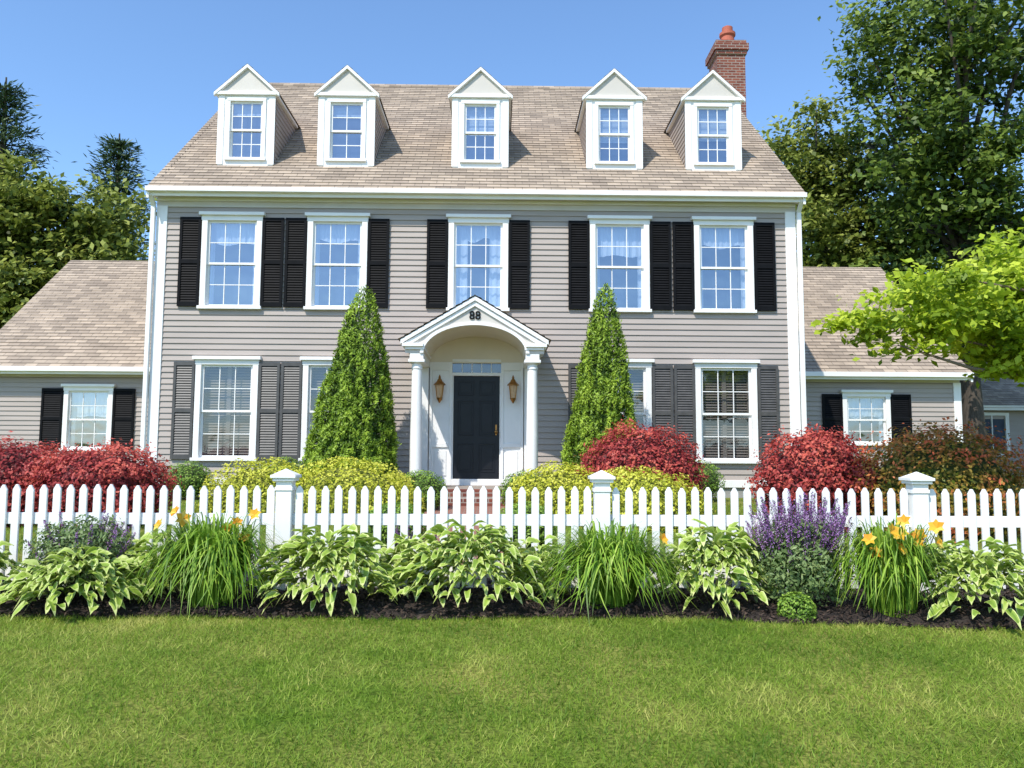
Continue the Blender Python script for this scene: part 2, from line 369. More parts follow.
T.box(W0-.04,W1+.04,DW-.045,DW+.02,.98,1.12)
CO.box(W0+.02,W1-.02,DW+.0,BACK,.4,.98)
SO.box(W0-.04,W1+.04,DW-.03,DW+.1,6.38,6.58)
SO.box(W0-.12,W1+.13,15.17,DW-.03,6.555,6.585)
T.box(W0-.12,W1+.13,15.13,15.17,6.52,6.68)
T.beam((W0-.14,15.13,6.59),(W1+.15,15.13,6.59),(0,-1,0),(0,0,1),0,.10,0,.09)
T.box(W0-.02,W1+.02,DW-.09,DW-.03,6.49,6.553)
for xc,sg in ((W0,-1),(W1,1)):
    xx=xc+sg*.08
    T.beam((xx,15.12,6.58),(xx,15.33,6.36),(1,0,0),(0,0,1),-.04,.04,-.04,.04)
    T.box(xx-.04,xx+.04,15.28,15.35,.95,6.36)
    T.beam((xx,15.31,1.0),(xx,15.05,.85),(1,0,0),(0,0,1),-.038,.038,-.03,.03)
RX0=W0-.14;RX1=W1+.15;EY=15.08;EZ=6.60+.86*.08;RY=20.5;RZ=6.60+.86*5.5
roofplane(RF,(RX0,EY,EZ),(RX1,EY,EZ),(0,RY-EY,RZ-EZ))
roofplane(RF,(RX0,2*RY-EY,EZ),(RX1,2*RY-EY,EZ),(0,-(RY-EY),RZ-EZ))
RF.beam((RX0,RY,RZ),(RX1,RY,RZ),(0,1,-.75),(0,0,1),0,.15,.0,.03);RF.beam((RX0,RY,RZ),(RX1,RY,RZ),(0,-1,-.75),(0,0,1),0,.15,.0,.03)
for xx in (RX0+.01,RX1-.06):
    for sg in (1,-1):
        ye=RY-sg*(RY-EY); T.beam((xx,ye,EZ-.01),(xx,RY,RZ-.01),(1,0,0),(0,0,1),0,.05,-.2,0)
# dormers
FY=16.0
for i,c in enumerate([-4.80,-2.75,0,2.77,4.82]):
    dx=CX+c; hw=.565; zb=7.46; ze=9.0; zp=9.55
    ww=.33; wz0=7.60;wz1=8.80
    T.box(dx-hw,dx-ww,FY-.02,FY+.06,zb-.03,ze);T.box(dx+ww,dx+hw,FY-.02,FY+.06,zb-.03,ze)
    T.box(dx-ww,dx+ww,FY-.019,FY+.06,zb-.03,wz0);T.box(dx-ww,dx+ww,FY-.019,FY+.06,wz1,ze)
    for sg in (-1,1):
        T.box(min(dx+sg*ww,dx+sg*(ww+.07)),max(dx+sg*ww,dx+sg*(ww+.07)),FY-.045,FY-.02,wz0,wz1)
        T.box(min(dx+sg*(hw-.11),dx+sg*(hw+.02)),max(dx+sg*(hw-.11),dx+sg*(hw+.02)),FY-.035,FY-.02,zb+.0,ze)
    T.box(dx-ww-.09,dx+ww+.09,FY-.07,FY-.019,wz0-.055,wz0);T.box(dx-ww-.07,dx+ww+.07,FY-.05,FY-.019,wz1,wz1+.07)
    window(dx,wz0,2*ww,wz1-wz0,FY,cols=2 if i in(1,) else 3,fill='blind',frac=[.2,.22,.52,.60,.55][i],depth=.13,casing=False)
    for sg in (-1,1):
        xs_=dx+sg*hw
        def cl(z,FY=FY): return (0.06,max(.06,15+(z-6.6)/.86-FY))
        siding(S,(xs_,FY),(xs_,FY+2.2),zb,ze,(sg,0),clip=cl,lip=.013)
        roofplane(RF,(dx+sg*(hw+.09),FY-.09,ze-.03),(dx+sg*(hw+.09),18.7,ze-.03),(-sg*(hw+.09),0,zp+.03-(ze-.03)),t=.01)
        T.box(min(dx+sg*hw,dx+sg*(hw+.07)),max(dx+sg*hw,dx+sg*(hw+.07)),FY-.05,17.6,ze-.09,ze-.035)
        T.beam((dx+sg*(hw+.10),FY-.09,ze-.035),(dx,FY-.09,zp+.025),(0,1,0),(0,0,1),0,.08,-.075,.0)
    T.box(dx-hw-.08,dx+hw+.08,FY-.08,FY+.05,ze-.075,ze-.005)
    SO.poly([(dx-hw,FY-.035,ze-.005),(dx+hw,FY-.035,ze-.005),(dx,FY-.035,zp-.04)])
# wings
WD=19.0
def wing(x0,x1,wcx,wW,wz0,wz1,shl,rx0,rx1):
    cc=[(wcx-wW/2+.05-x0,wcx+wW/2-.05-x0,wz0+.03,wz1-.05)]
    siding(S,(x0,WD),(x1,WD),1.1,3.36,(0,-1),cc)
    window(wcx,wz0,wW,wz1-wz0,WD,fill='curtain',frac=.45)
    for sg in (-1,1):
        xa=wcx+sg*(wW/2+.012);xb=xa+sg*shl; shutter(min(xa,xb),max(xa,xb),wz0+.03,wz1-.07,WD,BK)
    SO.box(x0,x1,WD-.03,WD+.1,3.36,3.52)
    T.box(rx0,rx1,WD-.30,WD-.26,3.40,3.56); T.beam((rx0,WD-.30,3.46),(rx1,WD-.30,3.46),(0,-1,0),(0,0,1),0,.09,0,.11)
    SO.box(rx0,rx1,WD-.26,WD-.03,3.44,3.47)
    roofplane(RF,(rx0,WD-.34,3.56),(rx1,WD-.34,3.56),(0,4.34,3.57))
    roofplane(RF,(rx0,27.34,3.56),(rx1,27.34,3.56),(0,-4.34,3.57))
    CO.box(x0,x1,WD,27,.4,1.1); S.poly([(x0,27,1.1),(x1,27,1.1),(x1,27,3.6),(x0,27,3.6)])
    for xe,sg in ((x0,-1),(x1,1)):
        if abs(xe-CX)>8:
            siding(S,(xe,WD),(xe,27),1.1,7.0,(sg,0),clip=lambda z:(0,8) if z<3.56 else ((z-3.56)/.823,8-(z-3.56)/.823))
            T.box(min(xe-sg*.15,xe+sg*.03),max(xe-sg*.15,xe+sg*.03),WD-.035,WD+.12,1.1,3.36)
            for s2 in (1,-1):
                T.beam((xe+sg*.1,23-s2*4.34,3.55),(xe+sg*.1,23,7.12),(1,0,0),(0,0,1),0,.05,-.2,0)
wing(-12.3,W0,-9.68,1.15,1.63,3.16,.5,-12.45,W0+.02)
wing(W1,11.05,8.78,1.15,1.85,3.14,.48,W1-.02,11.2)
# chimney
CH=MB(); CH.box(5.66,6.40,20.1,20.9,.5,12.1); CH.box(5.62,6.44,20.06,20.94,12.1,12.2); CH.box(5.58,6.48,20.02,20.98,12.2,12.38); CH.box(5.63,6.43,20.07,20.93,12.38,12.48)
CH.obj('chimney',M['brick'],house)
CP=MB(); CP.lathe(6.03,20.4,[(.19,12.48),(.17,12.7),(.21,12.75),(.21,12.82),(.14,12.85),(.14,12.98),(.02,13.05)]); CP.obj('chimney_pot',M['clay'],house,smooth=False)

# ---- portico
PC=-.44; PY=14.1
P=MB(); Cm=MB()
for sg in (-1,1):
    x=PC+sg*1.02
    P.box(x-.15,x+.15,PY-.15,PY+.15,1.0,1.07)
    P.lathe(x,PY,[(.135,1.07),(.135,1.12),(.11,1.14),(.105,1.2),(.104,1.9),(.088,3.08),(.1,3.09),(.1,3.12),(.09,3.13),(.09,3.17),(.13,3.2)],24)
    P.box(x-.145,x+.145,PY-.145,PY+.145,3.2,3.25)
    P.box(x-.12,x+.12,PY-.12,DW-.02,3.25,3.42)
    P.box(min(x-.14,x+sg*.2),max(x+.14,x+sg*.2),PY-.16,DW-.02,3.42,3.47)
    P.box(min(x-sg*.12,x+sg*.25),max(x-sg*.12,x+sg*.25),PY-.20,DW-.02,3.47,3.53)
    P.box(x-.10,x+.10,DW-.08,DW-.018,1.0,3.25)
    P.beam((PC+sg*1.30,PY-.19,3.53),(PC,PY-.19,4.31),(0,1,0),(0,0,1),0,.09,-.02,.06)
    P.beam((PC+sg*1.25,PY-.16,3.50),(PC,PY-.16,4.255),(0,1,0),(0,0,1),0,.05,-.06,.03)
    roofplane(RF,(PC+sg*1.34,PY-.21,3.585),(PC+sg*1.34,DW,3.585),(-sg*1.34,0,.80),course=.13)
NA=32; a_,b_,zs=.90,.50,3.36
yfr=PY-.125
def zg(x): return 3.50+(1.22-abs(x))*.602
prev=None
for k in range(NA+1):
    t=math.pi*k/NA; x=a_*math.cos(t); z=zs+b_*math.sin(t)
    if prev:
        px,pz=prev
        SO.poly([(PC+px,yfr,pz),(PC+x,yfr,z),(PC+x,yfr,zg(x)),(PC+px,yfr,zg(px))])
        Cm.poly([(PC+px,yfr,pz),(PC+x,yfr,z),(PC+x,DW-.02,z),(PC+px,DW-.02,pz)])
        Cm.poly([(PC+px,DW-.03,zs-.02),(PC+x,DW-.03,zs-.02),(PC+x,DW-.03,z),(PC+px,DW-.03,pz)])
        o=1.07
        P.poly([(PC+px,yfr-.025,pz),(PC+x,yfr-.025,z),(PC+x*o,yfr-.025,zs+(z-zs)*(o+.04)),(PC+px*o,yfr-.025,zs+(pz-zs)*(o+.04))])
        P.poly([(PC+px,yfr-.025,pz),(PC+x,yfr-.025,z),(PC+x,yfr,z),(PC+px,yfr,pz)])
        P.poly([(PC+px*o,yfr-.025,zs+(pz-zs)*(o+.04)),(PC+x*o,yfr-.025,zs+(z-zs)*(o+.04)),(PC+x*o,yfr,zs+(z-zs)*(o+.04)),(PC+px*o,yfr,zs+(pz-zs)*(o+.04))])
    prev=(x,z)
for sg in (-1,1):
    SO.poly([(PC+sg*.9,yfr,3.36),(PC+sg*1.22,yfr,3.36),(PC+sg*1.22,yfr,3.50),(PC+sg*.9,yfr,zg(.9))])
y1=DW+.03
for sg in (-1,1):
    xa=PC+sg*.47;xb=PC+sg*.90; lo,hi=min(xa,xb),max(xa,xb)
    P.box(lo,hi,DW-.02,y1,1.0,3.36)
    P.box(lo+.0,lo+.05,DW-.05,DW-.02,1.0,3.36);P.box(hi-.05,hi,DW-.05,DW-.02,1.0,3.36)
    for a,b in ((1.0,1.12),(1.72,1.80),(3.2,3.36)): P.box(lo+.05,hi-.05,DW-.048,DW-.02,a,b)
    P.box(lo+.1,hi-.1,DW-.035,DW-.02,1.18,1.66)
P.box(PC-.47,PC+.47,DW-.03,DW+.06,3.10,3.16);P.box(PC-.47,PC+.47,DW-.04,DW+.06,3.37,3.42)
P.box(PC-.47,PC-.445,DW-.01,DW+.06,1.03,3.10);P.box(PC+.445,PC+.47,DW-.01,DW+.06,1.03,3.10)
for k in range(1,5): P.box(PC-.47+.94*k/5-.009,PC-.47+.94*k/5+.009,DW-.005,DW+.02,3.16,3.37)
P.obj('portico_trim',M['white'],house,bevel=.004)
Cm.obj('portico_vault',M['cream'],house)
GLL.poly([(PC-.47,DW+.01,3.16),(PC+.47,DW+.01,3.16),(PC+.47,DW+.01,3.37),(PC-.47,DW+.01,3.37)])
RM.poly([(PC-.5,DW+.12,3.1),(PC+.5,DW+.12,3.1),(PC+.5,DW+.12,3.45),(PC-.5,DW+.12,3.45)])
DR=MB(); DR.box(PC-.445,PC+.445,DW+.03,DW+.075,1.03,3.10)
def panel(x0,x1,z0,z1):
    y=DW+.03
    DR.box(x0,x1,y-.012,y,z0,z0+.02);DR.box(x0,x1,y-.012,y,z1-.02,z1);DR.box(x0,x0+.02,y-.0115,y,z0+.02,z1-.02);DR.box(x1-.02,x1,y-.0115,y,z0+.02,z1-.02)
    DR.box(x0+.05,x1-.05,y-.009,y,z0+.05,z1-.05)
for sg in (-1,1):
    for a,b in ((1.25,1.80),(1.95,2.62),(2.72,3.00)):
        xa=PC+sg*.05;xb=PC+sg*.36; panel(min(xa,xb),max(xa,xb),a,b)
DR.obj('front_door',M['door'],house,bevel=.003)
HW=MB(); HW.tube([(PC+.38,DW+.03,2.02),(PC+.38,DW-.03,2.02)],[.018,.018]); 
HW.lathe(PC+.38,DW-.04,[(.005,1.985),(.03,2.0),(.034,2.02),(.03,2.04),(.005,2.055)],12); HW.box(PC+.365,PC+.395,DW+.02,DW+.032,1.96,2.16)
AM=MB()
for sg in (-1,1):
    x=PC+sg*.70;y=DW-.2
    HW.box(x-.04,x+.04,DW-.06,DW-.045,2.62,2.92)
    HW.tube([(x,DW-.06,2.70),(x,DW-.12,2.62),(x,y,2.60),(x,y,2.64)],[.012]*4,6)
    HW.lathe(x,y,[(.01,2.56),(.03,2.60),(.055,2.64),(.06,2.66)],8)
    for k in range(4):
        t=math.pi/4+k*math.pi/2; c,s_=math.cos(t),math.sin(t)
        HW.tube([(x+.065*c,y+.065*s_,2.66),(x+.10*c,y+.10*s_,2.90)],[.009,.009],5)
    HW.lathe(x,y,[(.115,2.90),(.11,2.92),(.05,2.98),(.045,3.0),(.02,3.03),(.025,3.05),(.004,3.10)],8)
    AM.lathe(x,y,[(.04,2.66),(.065,2.90)],4)
HW.obj('brass_lanterns_and_hardware',M['brass'],house)
AM.obj('lantern_glass',M['amber'],house)
PF=MB(); PF.box(PC-1.3,PC+1.3,13.75,DW-.05,.5,1.0); PF.box(PC-1.0,PC+1.0,13.40,13.75,.5,.86); PF.obj('porch_steps',M['brick'],house,bevel=.01)
tx=bpy.data.curves.new('house_number','FONT'); tx.body='88'; tx.size=.21; tx.align_x='CENTER'; tx.extrude=.008; tx.offset=.002
to=bpy.data.objects.new('house_number_tmp',tx); scene.collection.objects.link(to); to.location=(PC,yfr-.012,3.965); to.rotation_euler=(R(90),0,0)
bpy.context.view_layer.update()
me=bpy.data.meshes.new_from_object(to.evaluated_get(bpy.context.evaluated_depsgraph_get())); me.transform(to.matrix_world); bpy.data.objects.remove(to)
o=bpy.data.objects.new('house_number',me); me.materials.clear(); me.materials.append(M['black']); place(o,house)

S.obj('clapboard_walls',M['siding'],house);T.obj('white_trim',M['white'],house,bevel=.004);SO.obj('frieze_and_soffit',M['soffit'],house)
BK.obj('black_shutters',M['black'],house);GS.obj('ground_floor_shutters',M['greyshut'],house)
GL.obj('upper_window_glass',M['glass'],house);GLL.obj('lower_window_glass',M['glass_low'],house)
CU.obj('curtains',M['curtain'],house);SL.obj('interior_louvers',M['slat'],house);RM.obj('room_interiors',M['room'],house)
RF.obj('shingle_roof',M['shingle'],house);CO.obj('foundation',M['concrete'],house);SA.obj('window_sashes',M['white'],house)

# ---------------------------------------------------------------- neighbour house
nb=empty('neighbor_house',(20,33,.8))
S2=MB();siding(S2,(17.9,33),(26,33),.8,3.6,(0,-1),[(2,3.2,1.8,3.2)]);siding(S2,(17.9,33),(17.9,40),.8,6,(-1,0),clip=lambda z:(0,7) if z<3.6 else ((z-3.6)*1.4,7-(z-3.6)*1.4))
S2.obj('walls',M['siding'],nb)
T2=MB();T2.box(17.8,18.0,32.95,33.1,.8,3.6);T2.box(19.8,19.95,32.93,33.05,1.7,3.3);T2.box(21.05,21.2,32.93,33.05,1.7,3.3);T2.box(19.8,21.2,32.92,33.05,3.3,3.42);T2.box(19.8,21.2,32.92,33.05,1.6,1.7);T2.box(20.48,20.52,32.96,33.02,1.7,3.3);T2.box(17.6,26,32.6,32.7,3.5,3.7)
T2.obj('trim',M['white'],nb)
G2=MB();G2.poly([(19.9,33.02,1.7),(21.1,33.02,1.7),(21.1,33.02,3.3),(19.9,33.02,3.3)]);G2.obj('window_pane',M['room'],nb)
R2=MB();roofplane(R2,(17.6,32.6,3.6),(26.3,32.6,3.6),(0,3.9,2.7));roofplane(R2,(17.6,40.4,3.6),(26.3,40.4,3.6),(0,-3.9,2.7));R2.obj('roof',M['shingle'],nb)

# ---------------------------------------------------------------- fence
F_=MB(); FYY=6.5
posts=[-9.37,-6.83,-4.27,-1.71,.83,3.40,5.97,8.5]
for p in posts:
    F_.box(p-.062,p+.062,FYY-.062,FYY+.062,.35,1.375)
    F_.box(p-.085,p+.085,FYY-.085,FYY+.085,1.375,1.40); F_.box(p-.10,p+.10,FYY-.10,FYY+.10,1.40,1.425)
    i=len(F_.V); 
    for dx_,dy_ in ((-1,-1),(1,-1),(1,1),(-1,1)): F_.V.append((p+dx_*.09,FYY+dy_*.09,1.427))
    F_.V.append((p,FYY,1.475)); F_.F+=[(i,i+1,i+4),(i+1,i+2,i+4),(i+2,i+3,i+4),(i+3,i,i+4)]
    F_.box(p-.07,p+.07,FYY-.07,FYY+.07,1.30,1.33)
for a,b in zip(posts[:-1],posts[1:]):
    for z in (.66,1.07): F_.box(a+.06,b-.06,FYY+.0,FYY+.04,z-.045,z+.045)
    n=23; st=(b-a-.124)/n
    for k in range(n):
        x=a+.062+st*(k+.5); w=.030; zt=1.338+random.uniform(-.005,.005); jx=random.uniform(-.003,.003)
        i=len(F_.V); y0=FYY-.022;y1_=FYY-.001
        pr=[(-w,.54),(w,.54),(w,zt-.04),(.008,zt),(-.008,zt),(-w,zt-.04)]
        for yy in (y0,y1_):
            for px,pz in pr: F_.V.append((x+px+jx,yy,pz))
        F_.F.append(tuple(range(i,i+6))); F_.F.append(tuple(range(i+11,i+5,-1)))
        for q in range(6): F_.F.append((i+q,i+6+q,i+6+(q+1)%6,i+(q+1)%6))
F_.obj('picket_fence',M['white'],bevel=.003,origin=(0,FYY,.45))
BW=MB()
yy=np.linspace(7.25,13.4,12)
for a,b in zip(yy[:-1],yy[1:]): BW.poly([(PC-.7,a,h(a)+.012),(PC+.7,a,h(a)+.012),(PC+.7,b,h(b)+.012),(PC-.7,b,h(b)+.012)])
BW.obj('brick_walkway',M['walk'],origin=(PC,10,.6))

# ---------------------------------------------------------------- plants
def lump(D,seed,f=3.0):
    return np.array([mnoise.noise((a*f+seed,b*f,c*f-seed)) for a,b,c in D.tolist()])
def shrub(name,c,rad,n,size,mat,seed=1,amp=.25,f=2.2,asp=.55,up=.4,zmin=-.8,spiky=0,core=None):
    D=rdir(int(n*1.5)); D=D[D[:,2]>zmin][:n]; n=len(D)
    l=lump(D,seed,f); l2=lump(D,seed+9,f*3)
    depth=rng.random(n)**2
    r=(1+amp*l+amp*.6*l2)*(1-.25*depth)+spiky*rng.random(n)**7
    P=np.array(c)+D*np.array(rad)*r[:,None]
    N=D+rng.normal(size=(n,3))*.55+np.array([0,-.1,up])
    s=size*rng.uniform(.6,1.3,n)
    V,F=kites(P,N,s,s*asp)
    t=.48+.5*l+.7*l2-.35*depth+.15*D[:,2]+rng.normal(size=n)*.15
    o=npmesh(name,V,F,mat,t,origin=(c[0],c[1],float(h(c[1]))))
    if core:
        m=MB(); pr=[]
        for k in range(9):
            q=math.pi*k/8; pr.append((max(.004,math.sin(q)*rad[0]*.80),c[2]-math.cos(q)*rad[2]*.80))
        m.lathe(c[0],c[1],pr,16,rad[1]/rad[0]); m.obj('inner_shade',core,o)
    return o
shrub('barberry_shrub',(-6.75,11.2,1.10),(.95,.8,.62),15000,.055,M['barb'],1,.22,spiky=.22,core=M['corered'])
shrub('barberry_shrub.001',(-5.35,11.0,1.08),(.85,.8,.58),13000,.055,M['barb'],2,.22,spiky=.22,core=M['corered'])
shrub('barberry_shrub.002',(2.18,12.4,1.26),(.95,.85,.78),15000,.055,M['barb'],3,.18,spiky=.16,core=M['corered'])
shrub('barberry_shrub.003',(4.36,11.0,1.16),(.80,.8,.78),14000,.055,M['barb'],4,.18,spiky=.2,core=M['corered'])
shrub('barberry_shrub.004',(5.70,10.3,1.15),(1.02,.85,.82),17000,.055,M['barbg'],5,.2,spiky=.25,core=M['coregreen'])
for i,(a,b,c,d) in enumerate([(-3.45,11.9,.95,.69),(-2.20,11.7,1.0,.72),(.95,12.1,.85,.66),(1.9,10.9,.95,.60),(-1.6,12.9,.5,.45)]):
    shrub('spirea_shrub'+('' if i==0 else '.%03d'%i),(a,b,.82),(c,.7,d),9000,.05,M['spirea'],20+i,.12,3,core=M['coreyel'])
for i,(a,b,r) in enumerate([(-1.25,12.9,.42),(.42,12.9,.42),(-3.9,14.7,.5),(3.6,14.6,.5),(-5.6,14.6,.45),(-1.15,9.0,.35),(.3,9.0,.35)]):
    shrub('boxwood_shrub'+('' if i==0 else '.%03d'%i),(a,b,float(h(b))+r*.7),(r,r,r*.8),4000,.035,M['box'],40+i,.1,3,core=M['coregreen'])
def spruce(name,bx,by,tx_,top,rad,n,seed):
    z0=float(h(by)); H=top-z0
    u=1-np.sqrt(rng.random(n)); u=np.clip(u,0,.995); a=rng.uniform(0,2*math.pi,n)
    prof=rad*np.power(1-u,.64)*np.clip(.80+u*1.4,0,1)
    D=np.stack([np.cos(a)*2.2,np.sin(a)*2.2,u*H*1.6],1); l=lump(D,seed,.9); l2=lump(D,seed+5,2.4); l3=lump(D,seed+8,6)
    depth=rng.random(n)**2
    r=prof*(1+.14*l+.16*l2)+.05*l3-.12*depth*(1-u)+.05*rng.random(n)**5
    r=np.maximum(r,.005)
    P=np.stack([bx+(tx_-bx)*u+r*np.cos(a),by+r*np.sin(a),z0+.08+u*H+.08*l2],1)
    Dr=np.stack([np.cos(a),np.sin(a),np.full(n,.9)],1)+rng.normal(size=(n,3))*.35
    N=np.stack([np.cos(a),np.sin(a),np.full(n,.5)],1)+rng.normal(size=(n,3))*.7
    V,F=kites(P,N,rng.uniform(.045,.085,n),rng.uniform(.016,.028,n),Dr)
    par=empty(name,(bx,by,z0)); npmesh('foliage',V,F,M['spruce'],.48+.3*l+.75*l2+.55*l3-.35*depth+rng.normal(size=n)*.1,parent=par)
    m=MB(); m.lathe(bx,by,[(.05,z0-.05),(.05,z0+.1),(rad*.62,z0+.3),(rad*.6,z0+H*.2),(rad*.2,z0+H*.75),(.01,z0+H*.93)],14); m.obj('inner_shade_cone',M['pinecore'],par)  # dark solid cone added behind the needles as painted inner shade
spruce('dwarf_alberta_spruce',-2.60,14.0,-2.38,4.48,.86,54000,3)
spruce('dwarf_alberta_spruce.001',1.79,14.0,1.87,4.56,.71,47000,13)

def crown(lobes,ncl,per,cr,size,asp=.6,flat=.6,seed=0,bias=.4):
    w=np.array([a[1][0]*a[1][1]*a[1][2] for a in lobes]); w=w**.8; w/=w.sum()
    idx=rng.choice(len(lobes),ncl,p=w); C=np.array([lobes[i][0] for i in idx],float); Rr=np.array([lobes[i][1] for i in idx],float)
    C=C+rdir(ncl)*Rr*(rng.random(ncl)**bias)[:,None]
    crr=cr*rng.uniform(.6,1.35,ncl); ct=rng.normal(size=ncl)*.2
    k=np.repeat(np.arange(ncl),per); n=len(k)
    off=rng.normal(size=(n,3))*.55; off[:,2]*=flat
    P=C[k]+off*crr[k][:,None]
    N=rng.normal(size=(n,3))*.6+np.array([-.2,-.35,.8]); s=size*rng.uniform(.6,1.35,n)
    V,F=kites(P,N,s,s*asp)
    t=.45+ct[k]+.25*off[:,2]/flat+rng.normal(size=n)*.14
    return V,F,t,C
def tree(name,base,trunk_top,tr,lobes,ncl,per,cr,size,mat,bark,nlimb=26,seed=0,flat=.6,bias=.4):
    par=empty(name,base); V,F,t,C=crown(lobes,ncl,per,cr,size,flat=flat,bias=bias)
    npmesh('crown',V,F,mat,t,parent=par)
    m=MB(); b=Vector(base); tp=Vector(trunk_top); K=8
    pts=[b.lerp(tp,i/K)+Vector((random.uniform(-1,1),random.uniform(-1,1),0))*tr*.35*(i>0) for i in range(K+1)]
    m.tube(pts,[tr*(1.35 if i==0 else 1)*(1-.75*i/K) for i in range(K+1)],10)
    for j in range(nlimb):
        c=Vector(C[random.randrange(len(C))]); s=random.uniform(.35,.95); p=pts[0].lerp(pts[-1],s)
        if c.z<p.z: p=pts[0].lerp(pts[-1],max(.25,s-.3))
        m1=p.lerp(c,.5)+Vector((random.uniform(-.3,.3),random.uniform(-.3,.3),random.uniform(0,.5)))*(c-p).length*.25
        m.tube([p,p.lerp(m1,.5)+Vector((0,0,.05)),m1,m1.lerp(c,.6),c],[tr*.4*(1-s*.5),tr*.3*(1-s*.5),tr*.2,tr*.12,tr*.04],6)
    m.obj('trunk_and_limbs',bark,par,smooth=True); return par
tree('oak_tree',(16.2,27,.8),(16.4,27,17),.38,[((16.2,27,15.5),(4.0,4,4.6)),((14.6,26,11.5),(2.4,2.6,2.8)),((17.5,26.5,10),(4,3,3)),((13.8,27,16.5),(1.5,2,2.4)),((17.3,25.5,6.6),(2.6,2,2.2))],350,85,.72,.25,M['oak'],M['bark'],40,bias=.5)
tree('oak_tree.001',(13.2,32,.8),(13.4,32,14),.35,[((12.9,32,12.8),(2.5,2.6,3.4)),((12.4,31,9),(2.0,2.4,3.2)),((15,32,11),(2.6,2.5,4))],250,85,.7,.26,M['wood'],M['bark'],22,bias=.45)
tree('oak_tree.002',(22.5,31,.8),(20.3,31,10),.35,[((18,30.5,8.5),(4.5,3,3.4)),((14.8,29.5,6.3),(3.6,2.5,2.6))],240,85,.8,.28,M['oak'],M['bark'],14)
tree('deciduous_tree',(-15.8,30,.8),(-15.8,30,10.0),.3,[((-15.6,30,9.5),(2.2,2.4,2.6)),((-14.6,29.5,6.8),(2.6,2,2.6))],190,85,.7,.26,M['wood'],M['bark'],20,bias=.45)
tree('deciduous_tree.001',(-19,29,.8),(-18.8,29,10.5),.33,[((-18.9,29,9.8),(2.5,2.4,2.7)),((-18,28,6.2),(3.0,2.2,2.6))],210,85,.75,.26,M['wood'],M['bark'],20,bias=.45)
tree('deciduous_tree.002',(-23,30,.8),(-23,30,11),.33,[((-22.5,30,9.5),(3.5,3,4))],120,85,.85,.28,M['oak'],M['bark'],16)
def conifer(name,base,H,Lb,per,z0f=.35,droop=.1,size=.34):
    par=empty(name,base); b=np.array(base,float); m=MB(); m.tube([base,(base[0]+.1,base[1],base[2]+H*.5),(base[0],base[1],base[2]+H)],[.3,.2,.03],8)
    P=[];T_=[];tt=[]
    z=H*z0f
    while z<H*.985:
        f=(z-H*z0f)/(H*(1-z0f)); ln=Lb*(1-f)**.6*random.uniform(.6,1.2)+.25; a0=random.random()*6
        for k in range(5):
            a=a0+k*1.257+random.uniform(-.3,.3); L=ln*random.uniform(.6,1.15); d=np.array([math.cos(a),math.sin(a),.18-droop*1.0])
            p0=b+[0,0,z]; end=p0+d*L; m.tube([tuple(p0),tuple(end)],[.05*(1-f)+.015,.01],5)
            cc=max(3,int(L*3)); ct=random.gauss(0,.14)
            for q in range(cc):
                s=.3+.75*q/cc; c=p0+d*L*s
                o=rng.normal(size=(per,3))*[.26,.26,.10]; P.append(c+o); T_.append(d*1.0+o*3+[0,0,.3]); tt.append(.42+ct+o[:,2]*1.2+rng.normal(size=per)*.1)
        z+=H*.034
    P=np.concatenate(P);T_=np.concatenate(T_);tt=np.concatenate(tt)
    V,F=kites(P,rng.normal(size=P.shape)+[0,0,1],size*rng.uniform(.6,1.2,len(P)),.06,T_)
    npmesh('needles',V,F,M['pine'],tt,parent=par); m.obj('trunk_and_branches',M['bark'],par)
conifer('pine_tree',(-19.4,30.5,.8),15.4,3.0,28)
conifer('pine_tree.001',(-16.6,34,.8),14.6,2.4,28)
conifer('pine_tree.002',(-23.2,33,.8),17,3.0,18)
lob=[((x,46+random.uniform(-3,3),.8+random.uniform(2.0,3.6)),(3.2,2.2,random.uniform(3,4.5))) for x in range(-66,70,4)]
V,F,t,C=crown(lob,900,60,1.1,.48)
npmesh('distant_tree_line',V,F,M['oak'],t,origin=(0,46,.8))
tree('maple_tree',(7.9,9.6,.55),(7.6,9.5,4.2),.12,[((4.35,9.0,3.12),(.5,.6,.28)),((5.1,9.1,3.25),(.75,.9,.5)),((6.1,9.3,3.50),(1.0,1.2,.75)),((6.2,9.1,2.85),(.8,.9,.45)),((7.4,9.5,3.7),(1.5,1.4,1.1))],350,75,.25,.10,M['maple'],M['barkl'],30,flat=.45,bias=.6)
m=MB(); m.tube([(7.7,9.5,2.3),(6.4,9.2,2.50),(5.4,9.0,2.60),(4.5,8.9,2.85)],[.05,.035,.02,.008],8)
mp=bpy.data.objects['maple_tree']; m.obj('low_branch',M['barkl'],mp,smooth=True)

